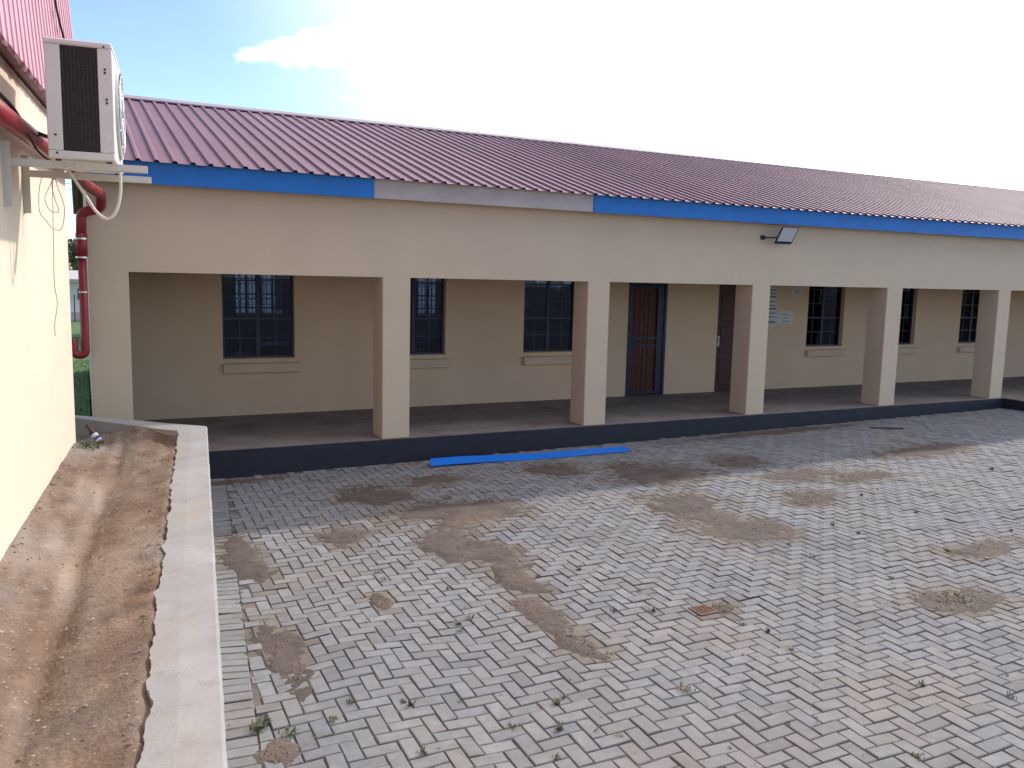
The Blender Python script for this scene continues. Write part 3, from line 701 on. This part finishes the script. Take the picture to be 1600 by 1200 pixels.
# rusty drain grate
gr = thing('drain_grate', 'small rusty drain grate set in the pavers', 'grate'); gx, gy = 3.38, -5.96
zt = ground(gx, gy)
fr = MB(); a = .085
fr.box(gx-a, gx+a, gy-a, gy-a+.018, zt-.02, zt+.012); fr.box(gx-a, gx+a, gy+a-.018, gy+a, zt-.02, zt+.012); fr.box(gx-a, gx-a+.018, gy-a+.018, gy+a-.018, zt-.02, zt+.012); fr.box(gx+a-.018, gx+a, gy-a+.018, gy+a-.018, zt-.02, zt+.012)
fr.build('frame', 'rust', gr)
for k in range(5): MB().box(gx-a+.0185, gx+a-.0185, gy-.058+k*.0265, gy-.058+k*.0265+.011, zt+.002, zt+.009).build('bar', 'rust', gr)
for k in range(4): MB().box(gx-.046+k*.0275, gx-.046+k*.0275+.009, gy-a+.0185, gy+a-.0185, zt+.0092, zt+.0112).build('bar', 'rust', gr)
pit = MB(); pit.box(gx-a+.019, gx+a-.019, gy-a+.019, gy+a-.019, zt-.006, zt+.0008); pit.build('pit', 'cable_black', gr)

# ------------------------------------------------------------------ left building
lb = thing('cream_annex', 'sunlit cream building at the left edge with maroon ribbed cladding above', 'building')
w = MB(); w.box(0, 11, -5, 0, -.5, 3.6, .012); w.xf(lambda v: W(v.x, v.y, v.z)); w.f = [tuple(reversed(f)) for f in w.f]; w.build('wall', 'cream_sunny', lb)
cp = MB(); pr = []; s = -1.3
while s < 11.1:
    for ds, do in ((0, 0), (.155, 0), (.160, .008), (.172, .008), (.178, 0)): pr.append((s+ds, do))
    s += .185
n = 6; zz = [3.50 + 2.6*i/n for i in range(n+1)]
for layer in (0, -.004):
    for i, z in enumerate(zz):
        for (ps, po) in pr: cp.v.append(tuple(W(ps, .06+po+layer-.07*(z-3.46), z)))
m = len(pr); h = (n+1)*m
for i in range(n):
    for j in range(m-1): cp.f.append((i*m+j, (i+1)*m+j, (i+1)*m+j+1, i*m+j+1)); cp.f.append((h+i*m+j, h+i*m+j+1, h+(i+1)*m+j+1, h+(i+1)*m+j))
for j in range(m-1): cp.f.append((j, j+1, h+j+1, h+j))
clad = cp.build('cladding', 'cladding_maroon', lb)
e = MB(); e.box(-1.29, 11, -5, .02, 3.601, 6.05); e.xf(lambda v: W(v.x, v.y-.09*max(0, v.z-3.4)-.0, v.z)); e.build('upper_wall', 'cladding_maroon', lb)
e = MB()
for i in range(247):
    s = -1.3+i*.05
    e.v += [tuple(W(s, .062+.006*N2(s, 0, 9), 3.515+.012*N2(s, 1, 7))), tuple(W(s, .085+.010*N2(s, 2, 9), 3.50+.012*N2(s, 3, 7))), tuple(W(s, .075+.012*N2(s, 4, 9), 3.468+.020*N2(s, 5, 8))), tuple(W(s, .005, 3.475))]
for i in range(246):
    for r in range(4): e.f.append((i*4+r, (i+1)*4+r, (i+1)*4+(r+1) % 4, i*4+(r+1) % 4))
e.build('drip_trim', 'trim_dark', lb)
e = MB(); e.box(-.1, 11, .002, .014, 3.435, 3.462); e.xf(lambda v: W(v.x, v.y+.006*N2(v.x, 0, 5), v.z)); e.build('trim_board', 'trim_grey', lb)

# air conditioner
ac = thing('air_conditioner', 'white outdoor air conditioner unit on brackets, dark coil side towards us', 'air conditioner')
def wl(mb): return mb.xf(lambda v: W(v.x, v.y, v.z))
S0, S1, O0, O1, Z0, Z1 = 2.25, 3.03, .252, .612, 2.885, 3.575
b = MB()                                                   # casing without the coil side
b.box(S0, S1-.02, O0+.03, O1, Z0+.03, Z1-.02, .012)
wl(b).build('casing', 'ac_white', ac)
b = MB(); b.box(S0-.006, S1+.004, O0-.003, O1+.004, Z1-.035, Z1, .008); wl(b).build('top_panel', 'ac_white', ac)
b = MB(); b.box(S0-.003, S1+.002, O0, O1+.002, Z0, Z0+.045, .006); wl(b).build('base_tray', 'ac_white', ac)
b = MB(); b.box(S1-.02, S1, O0, O0+.082, Z0+.046, Z1-.036, .004); b.box(S1-.02, S1, O0+.282, O1+.002, Z0+.046, Z1-.036, .004); wl(b).build('side_frame', 'ac_white', ac)
b = MB(); b.box(S1-.018, S1-.012, O0+.083, O0+.281, Z0+.046, Z1-.036); coil = wl(b).build('coil', 'ac_dark', ac)
b = MB()
for k in range(60): z = Z0+.05+k*.01; b.box(S1-.0118, S1-.006, O0+.084, O0+.280, z, z+.003)
for k in range(9): o_ = O0+.095+k*.0215; b.box(S1-.0058, S1-.003, o_, o_+.003, Z0+.047, Z1-.037)
wl(b).build('coil_guard', 'ac_fin', ac)
for (o_, z) in ((.295, 3.02), (.30, 2.915), (.57, 3.55), (.573, 3.42), (.573, 3.40), (.578, 3.245), (.578, 3.225)):
    b = MB(); b.box(S1+.001, S1+.006, o_-.006, o_+.006, z-.006, z+.006, .002); wl(b).build('screw', 'cable_black', ac)
b = MB(); b.box(S1+.0005, S1+.003, .565, .60, 2.99, 3.05); wl(b).build('warning_sticker', 'paper', ac)
# fan opening on the front
fc = (2.56, 3.235)
b = MB(); m_ = Matrix(((1,0,0),(0,0,1),(0,1,0)))
ring = MB(); nn = 36
for k in range(nn):
    t = 2*math.pi*k/nn
    for (r, o_) in ((.285, O1+.0005), (.285, O1+.018), (.262, O1+.018), (.262, O1-.003)): ring.v.append((fc[0]+r*math.cos(t), o_, fc[1]+r*math.sin(t)))
for k in range(nn):
    for r in range(3): ring.f.append((k*4+r, ((k+1) % nn)*4+r, ((k+1) % nn)*4+r+1, k*4+r+1))
wl(ring).build('fan_ring', 'ac_white', ac)
disc = MB(); disc.v = [(fc[0]+.262*math.cos(2*math.pi*k/nn), O1+.0022, fc[1]+.262*math.sin(2*math.pi*k/nn)) for k in range(nn)]; disc.f = [tuple(range(nn))]; wl(disc).build('fan_opening', 'ac_dark', ac)
gm = MB()
for r in (.06, .09, .12, .15, .18, .21, .24):
    gm.tube([(fc[0]+r*math.cos(2*math.pi*k/28), O1+.024, fc[1]+r*math.sin(2*math.pi*k/28)) for k in range(29)], .003, 4, False)
for k in range(12):
    t = 2*math.pi*k/12; gm.tube([(fc[0]+.05*math.cos(t), O1+.028, fc[1]+.05*math.sin(t)), (fc[0]+.27*math.cos(t), O1+.022, fc[1]+.27*math.sin(t))], .003, 4)
gm.lathe([(.05, 0), (.05, .012), (.03, .016)], 16, None) if False else None
wl(gm).build('fan_guard', 'ac_white', ac)
# brackets
for s, lab in ((2.95, 'cream steel wall bracket under the near end of the air conditioner'), (2.27, 'cream steel wall bracket under the far end of the air conditioner')):
    br = thing('wall_bracket', lab, 'bracket', 'brackets of the air conditioner')
    b = MB(); b.box(s-.02, s+.02, .002, .79, 2.832, 2.838); b.box(s+.0195, s+.0245, .002, .79, 2.8345, 2.8745); b.box(s-.02, s+.0190, .786, .79, 2.8385, 2.8735); wl(b).build('arm', 'bracket_steel', br)
    b = MB(); b.box(s-.03, s+.024, .0005, .006, 2.59, 2.97); b.box(s+.0245, s+.0295, .0005, .045, 2.59, 2.97); wl(b).build('upright', 'bracket_steel', br)
    for z in (2.66, 2.79, 2.93):
        b = MB(); b.tube([(s, .006, z), (s, .02, z)], .008, 6); wl(b).build('bolt', 'trim_grey', br)
for s in (2.37, 2.90):
    for o_ in (.29, .57):
        pass
feet = MB()
for s in (2.27, 2.95):
    for o_ in (.28, .56): feet.box(s-.022, s+.018, o_, o_+.03, 2.8748, 2.886)
wl(feet).build('rubber_feet', 'cable_black', ac)
# white drain hose
hz = [(.607, 2.884), (.605, 2.743), (.574, 2.615), (.519, 2.566), (.455, 2.609), (.401, 2.698), (.34, 2.80), (.30, 2.87)]
h_ = MB().tube([W(2.5, o_, z) for o_, z in [tuple(v) for v in [(p.x, p.y) for p in spline([(a, b, 0) for a, b in hz], 8)]]], .0095, 8)
tag(h_.build('drain_hose', 'hose_white', smooth=True), 'thin white drain hose looping below the air conditioner', 'hose')
# tangled thin wire hanging from the bracket
wp = [(.172, 2.872), (.12, 2.855), (.095, 2.75), (.085, 2.606), (.125, 2.55), (.16, 2.50), (.204, 2.492), (.235, 2.56), (.236, 2.65), (.205, 2.76), (.19, 2.83), (.15, 2.78), (.125, 2.70), (.15, 2.62), (.20, 2.615), (.185, 2.70), (.165, 2.80), (.178, 2.86), (.172, 2.70), (.160, 2.50), (.163, 2.30), (.158, 2.1), (.167, 1.98), (.152, 1.85), (.145, 1.764)]
t_ = MB().tube([W(2.25-.03*math.sin(i*.4), p.x, p.y) for i, p in enumerate(spline([(a, b, 0) for a, b in wp], 6))], .0022, 5)
tag(t_.build('hanging_wire', 'wire_thin'), 'thin tangled wire hanging from the bracket against the sunny wall', 'wire')
# black cables to the unit
c1 = MB().tube(spline([W(4.2, .03, 3.2), W(3.2, .05, 3.19), W(2.9, .06, 3.17), W(2.7, .08, 3.12), W(2.55, .10, 3.10), W(2.45, .20, 3.07), W(2.4, .27, 3.05)], 8), .013, 6)
tag(c1.build('cable', 'cable_black', smooth=True), 'thick black cable running along the wall into the air conditioner', 'cable')
c2 = MB().tube(spline([W(3.1, .10, 3.10), W(2.85, .13, 3.02), W(2.75, .16, 2.95), W(2.7, .22, 2.90), W(2.7, .30, 2.883)], 8), .007, 6)
tag(c2.build('cable', 'cable_black', smooth=True), 'thin dark cable drooping over the red pipe to the bracket', 'cable')
c3 = MB().tube(spline([W(.55, .02, 4.75), W(.42, .03, 4.45), W(.22, .035, 4.33), W(-.02, .04, 4.24), W(-.12, .05, 4.1), W(-.16, .07, 3.7)], 8), .010, 6)
tag(c3.build('cable', 'cable_black', smooth=True), 'dark cable hanging down the maroon cladding at the top left', 'cable')

# red pipes
rp = thing('red_pipe', 'red plastic pipe along the cream wall, bending down beside the end pillar', 'pipe')
run = fillet([W(5, .085, 3.02), W(2.9, .085, 3.065), W(.2, .085, 3.105), Vector((-.84, -.9, 3.09)), Vector((-.70, -.36, 3.045)), Vector((-.702, -.2, 2.90)), Vector((-.905, -.13, 2.85)), Vector((-.911, -.12, 2.55))], .07, 6)
MB().tube(run, .055, 14).build('gutter_run', 'pipe_red', rp, True)
MB().tube([(-.911, -.12, 2.62), (-.912, -.12, 2.36)], .062, 14).build('socket', 'pipe_red', rp, True)
dp = fillet([(-.912, -.12, 2.40), (-.913, -.12, 1.24), (-1.03, -.12, 1.24), (-1.035, -.12, 1.42)], .07, 6)
MB().tube(dp, [.046]*len(dp), 14).build('downpipe', 'pipe_red', rp, True)
for z in (2.55, 2.34, 1.95): MB().lathe([(.05, 0), (.065 if z > 2.3 else .05, .0), (.065 if z > 2.3 else .05, .018), (.05, .018)], 16, Matrix.Translation((-.9125, -.12, z)).to_4x4()).build('pipe_clip', 'chrome', rp)
MB().tube([(-1.06, -.12, 1.43), (-.97, -.12, 1.44)], .007, 6).build('tap_handle', 'rust', rp)

# bottle in the soil
bt = thing('bottle', 'brown bottle with white and blue label leaning at the end of the soil strip', 'bottle')
bz = soil_z(-.87, -1.76)
axis = Vector((-.42, .25, .62)).normalized(); bm_ = axis.to_track_quat('Z', 'Y').to_matrix().to_4x4(); bm_.translation = (-.80, -1.82, bz-.02)
MB().lathe([(.026, 0), (.032, .006), (.033, .03), (.033, .14), (.028, .165), (.015, .19), (.0135, .225), (.015, .23), (.015, .242), (.0135, .245)], 18, bm_).build('glass', 'bottle_brown', bt, True)
MB().lathe([(.0333, .045), (.0336, .046), (.0336, .13), (.0333, .131)], 18, bm_).build('label', 'label_white', bt, True)
MB().lathe([(.0338, .065), (.034, .066), (.034, .095), (.0338, .096)], 18, bm_).build('label_band', 'label_blue', bt, True)

# ------------------------------------------------------------------ weeds and litter
def tuft(mb, x, y, z, n, h, spread):
    for k in range(n):
        a = random.uniform(0, 6.283); hh = h*random.uniform(.5, 1.15); r0 = random.uniform(0, spread*.45); w = random.uniform(.0018, .0038); ln = random.uniform(.35, 1.3)*hh
        b = Vector((x+r0*math.cos(a*1.7), y+r0*math.sin(a*1.7), z)); d = Vector((math.cos(a), math.sin(a), 0)); pz = Vector((-d.y, d.x, 0))*w
        m_ = b + d*ln*.45 + Vector((0,0,hh*.75)); t = b + d*ln + Vector((0,0,hh*random.uniform(.55, 1.0)))
        mb.add([b-pz, b+pz, m_+pz*.9, m_-pz*.9, t], [(0,1,2,3),(3,2,4)])
WEED = [(0.46,-6.24),(.77,-6.42),(.31,-6.4),(1.55,-3.44),(1.3,-3.12),(1.52,-5.41),(1.47,-7.03),(1.31,-7.28),(1.6,-6.77),(2.96,-4.76),(1.75,-7.24),(2.73,-5.69),(3.15,-5.44),(1.24,-6.89),(3.57,-6.48),(5.4,-6.04),(3.88,-7.55),(3.11,-8.13),(4.25,-7.91),(5.23,-4.98),(5.16,-5.37),(1.31,-4.1),(1.31,-4.28),(1.65,-5.34),(1.68,-6.72),(1.49,-5.52),(.75,-6.37),(6.52,-5.77),(7.42,-4.7),(7.42,-3.94),(6.44,-4.27),(6.15,-4.68),(1.72,-4.71),(3.0,-5.82),(6.13,-5.04),(10.25,-3.68),(10.21,-3.23),(3.48,-6.8),(3.48,-6.31),(7.73,-5.62),(2.55,-4.75),(.66,-6.95)]
wd = MB()
for (x, y) in WEED: tuft(wd, x, y, ground(x, y)-.008, random.randint(16, 38), random.uniform(.022, .05), random.uniform(.05, .10))
for k in range(260):
    x = random.uniform(-.3, 13); y = random.uniform(-8, -.3)
    if x < kerb_line(y)+.05: continue
    tuft(wd, x, y, ground(x, y)-.008, random.randint(3, 10), random.uniform(.010, .026), random.uniform(.02, .06))
for k in range(40):
    y = random.uniform(-8, -2.2); x = kerb_line(y)+.21+random.gauss(0, .02); tuft(wd, x, y, ground(x, y)-.008, random.randint(3, 9), random.uniform(.01, .025), .04)
for k in range(16):
    p = W(random.uniform(-.15, .4), random.uniform(.03, .2), 0); tuft(wd, p.x, p.y, soil_z(p.x, p.y), 8, random.uniform(.05, .11), .06)
tag(wd.build('weeds', 'weed_green'), 'small green weeds sprouting from the joints between pavers', 'weeds', kind='stuff')
for (x, y, n, h, lab) in ((-.08, -6.28, 110, .05, 'bushiest green weed clump by the kerb in the near left corner of the paving'), (.06, -6.43, 50, .035, 'olive weed clump just right of the bushiest one near the kerb'), (2.42, -6.97, 60, .04, 'dry grey weed clump on clean pavers in front of the drain grate')):
    t = MB(); tuft(t, x, y, ground(x, y)-.008, n, h, .16); tag(t.build('weed', 'weed_green' if x < 1 else 'dry_leaf'), lab, 'weed', 'weed clumps on the paving')
lf = MB()
for k in range(150):
    x = random.gauss(5.42, .12); y = random.gauss(-6.66, .09); z = ground(x, y)+random.uniform(.006, .035); a = random.uniform(0, 6.28); r = random.uniform(.010, .026)
    d = Vector((math.cos(a), math.sin(a), random.uniform(-.5, .5)))*r; s_ = Vector((-d.y, d.x, random.uniform(-.01, .01)))*.4; c_ = Vector((x, y, z))
    lf.add([c_-d, c_+s_, c_+d, c_-s_, c_+Vector((0,0,.004))], [(0,1,4),(1,2,4),(2,3,4),(3,0,4)])
tag(lf.build('leaf_heap', 'dry_leaf'), 'heap of dry brown leaves on a bare soil patch at the right', 'leaf heap', kind='stuff')
lt = MB()
for k in range(260):
    x = random.uniform(.1, 12); y = random.uniform(-8, -.2); z = ground(x, y)+.003; a = random.uniform(0, 6.28); r = random.uniform(.004, .013)
    if x < kerb_line(y)+.05: continue
    d = Vector((math.cos(a), math.sin(a), random.uniform(-.2, .2)))*r; s_ = Vector((-d.y, d.x, 0))*random.uniform(.3, .8); c_ = Vector((x, y, z))
    lt.add([c_-d, c_+s_, c_+d, c_-s_, c_+Vector((0,0,.005))], [(0,1,4),(1,2,4),(2,3,4),(3,0,4)])
tag(lt.build('litter', 'dry_leaf'), 'scattered bits of dry leaf and grit on the pavers', 'litter', kind='stuff')
gb_ = MB()
for k in range(2600):
    x = random.uniform(-2.0, -.75); y = random.uniform(-.6, 14)**1.0; tuft(gb_, x, y, -.205, 3, .06, .05)
tag(gb_.build('grass', 'blade_green'), 'short green grass beyond the end of the building', 'grass', kind='stuff')

# ------------------------------------------------------------------ far behind: white cabin, trees, power lines
cb = thing('white_cabin', 'white prefabricated cabin with grey roof far behind on the lawn', 'building')
MB().box(-9, 3, 33, 38, -.2, 1.55).build('wall', 'white_plaster', cb)
r_ = MB(); r_.add([(-9.3, 32.6, 1.54), (3.3, 32.6, 1.54), (3.3, 38.4, 1.9), (-9.3, 38.4, 1.9), (-9.3, 32.6, 1.68), (3.3, 32.6, 1.68), (3.3, 38.4, 2.05), (-9.3, 38.4, 2.05)], [(0,3,2,1),(4,5,6,7),(0,1,5,4),(1,2,6,5),(2,3,7,6),(3,0,4,7)]); r_.build('roof', 'trim_grey', cb)
for x in (-7, -4, -1.15, 1.5):
    wo = MB().box(x, x+.28 if x == -1.15 else x+.7, 32.97, 32.995, .75, 1.25).build('window', 'steel_navy', cb)
for k in range(4): MB().box(-1.5, -.5, 32.1+k*.2, 32.99, -.2+.0, -.1+k*.09).build('step', 'trim_grey', cb)
rl = MB(); rl.tube([(-1.3, 32.0, -.2), (-1.3, 32.0, .55), (-1.3, 33, .95)], .025, 6); rl.tube([(-.9, 32.0, -.2), (-.9, 32.0, .5), (-.9, 33, .9)], .025, 6); rl.build('handrail', 'steel_navy', cb)
hall = thing('white_hall', 'long white hall behind, glimpsed through the windows of the dark room', 'building')
MB().box(0.5, 24, 19, 25, -.2, 3.4).build('wall', 'white_plaster', hall)
r_ = MB(); r_.add([(.2, 18.6, 3.4), (24.3, 18.6, 3.4), (24.3, 22, 4.2), (.2, 22, 4.2), (.2, 25.4, 3.4), (24.3, 25.4, 3.4)], [(0,1,2,3),(3,2,5,4),(0,3,4),(1,5,2),(0,4,5,1)]); r_.build('roof', 'trim_grey', hall)
for x in (2, 5, 8, 11, 14, 17, 20): MB().box(x, x+1.1, 18.96, 18.995, .9, 2.3).build('window', 'steel_navy', hall)
def tree(x, y, h, rad, lab, seed):
    random.seed(seed); t = thing('tree', lab, 'tree', 'trees behind the white cabin'); t.location = (x, y, -.2)
    tk = MB(); tk.tube([(0,0,0), (.05,0,h*.3), (-.05,.05,h*.6), (0,0,h*.85)], [.16, .12, .08, .03], 8)
    for k in range(7):
        a = k*.9; z = h*(.35+.07*k); tk.tube([(0,0,z), (rad*.4*math.cos(a), rad*.4*math.sin(a), z+.4), (rad*.8*math.cos(a), rad*.8*math.sin(a), z+.7)], [.06, .04, .015], 5)
    tk.build('trunk', 'bark', t)
    cr = MB()
    cl_ = [(random.gauss(0, rad*.45), random.gauss(0, rad*.45), h*random.uniform(.4, 1.0), rad*random.uniform(.25, .5)) for _ in range(16)]
    for (cx, cy, cz, r) in cl_:
        for k in range(150):
            v = Vector((random.gauss(0, 1), random.gauss(0, 1), random.gauss(0, .8))).normalized()*r*random.uniform(.5, 1.05)
            p = Vector((cx, cy, cz)) + v; q = Vector((random.uniform(-1, 1), random.uniform(-1, 1), random.uniform(-1, 1)))*.16; u = Vector((random.uniform(-1, 1), random.uniform(-1, 1), random.uniform(-1, 1)))*.10
            cr.add([p-q, p+u, p+q, p-u], [(0,1,2,3)])
    cr.build('crown', 'leaf', t)
tree(-3.2, 44, 3.6, 1.6, 'leafy green tree behind the white cabin, left of the gap', 11)
tree(-.9, 52, 4.2, 1.9, 'leafy green tree seen above the white cabin roof', 12)
tree(1.6, 47, 3.7, 1.7, 'leafy green tree hidden mostly behind the red pipe', 13)
for z, lab in ((7.2, 'upper thin power line crossing the sky behind the end pillar'), (6.9, 'lower thin power line crossing the sky behind the end pillar')):
    p_ = MB().tube([(-40, 46, z), (-20, 45, z-.25), (0, 44, z-.35), (20, 43, z-.25)], .012, 4); tag(p_.build('power_line', 'cable_black'), lab, 'power line', 'power lines')
scene.cycles.max_bounces = 8; scene.cycles.transparent_max_bounces = 12
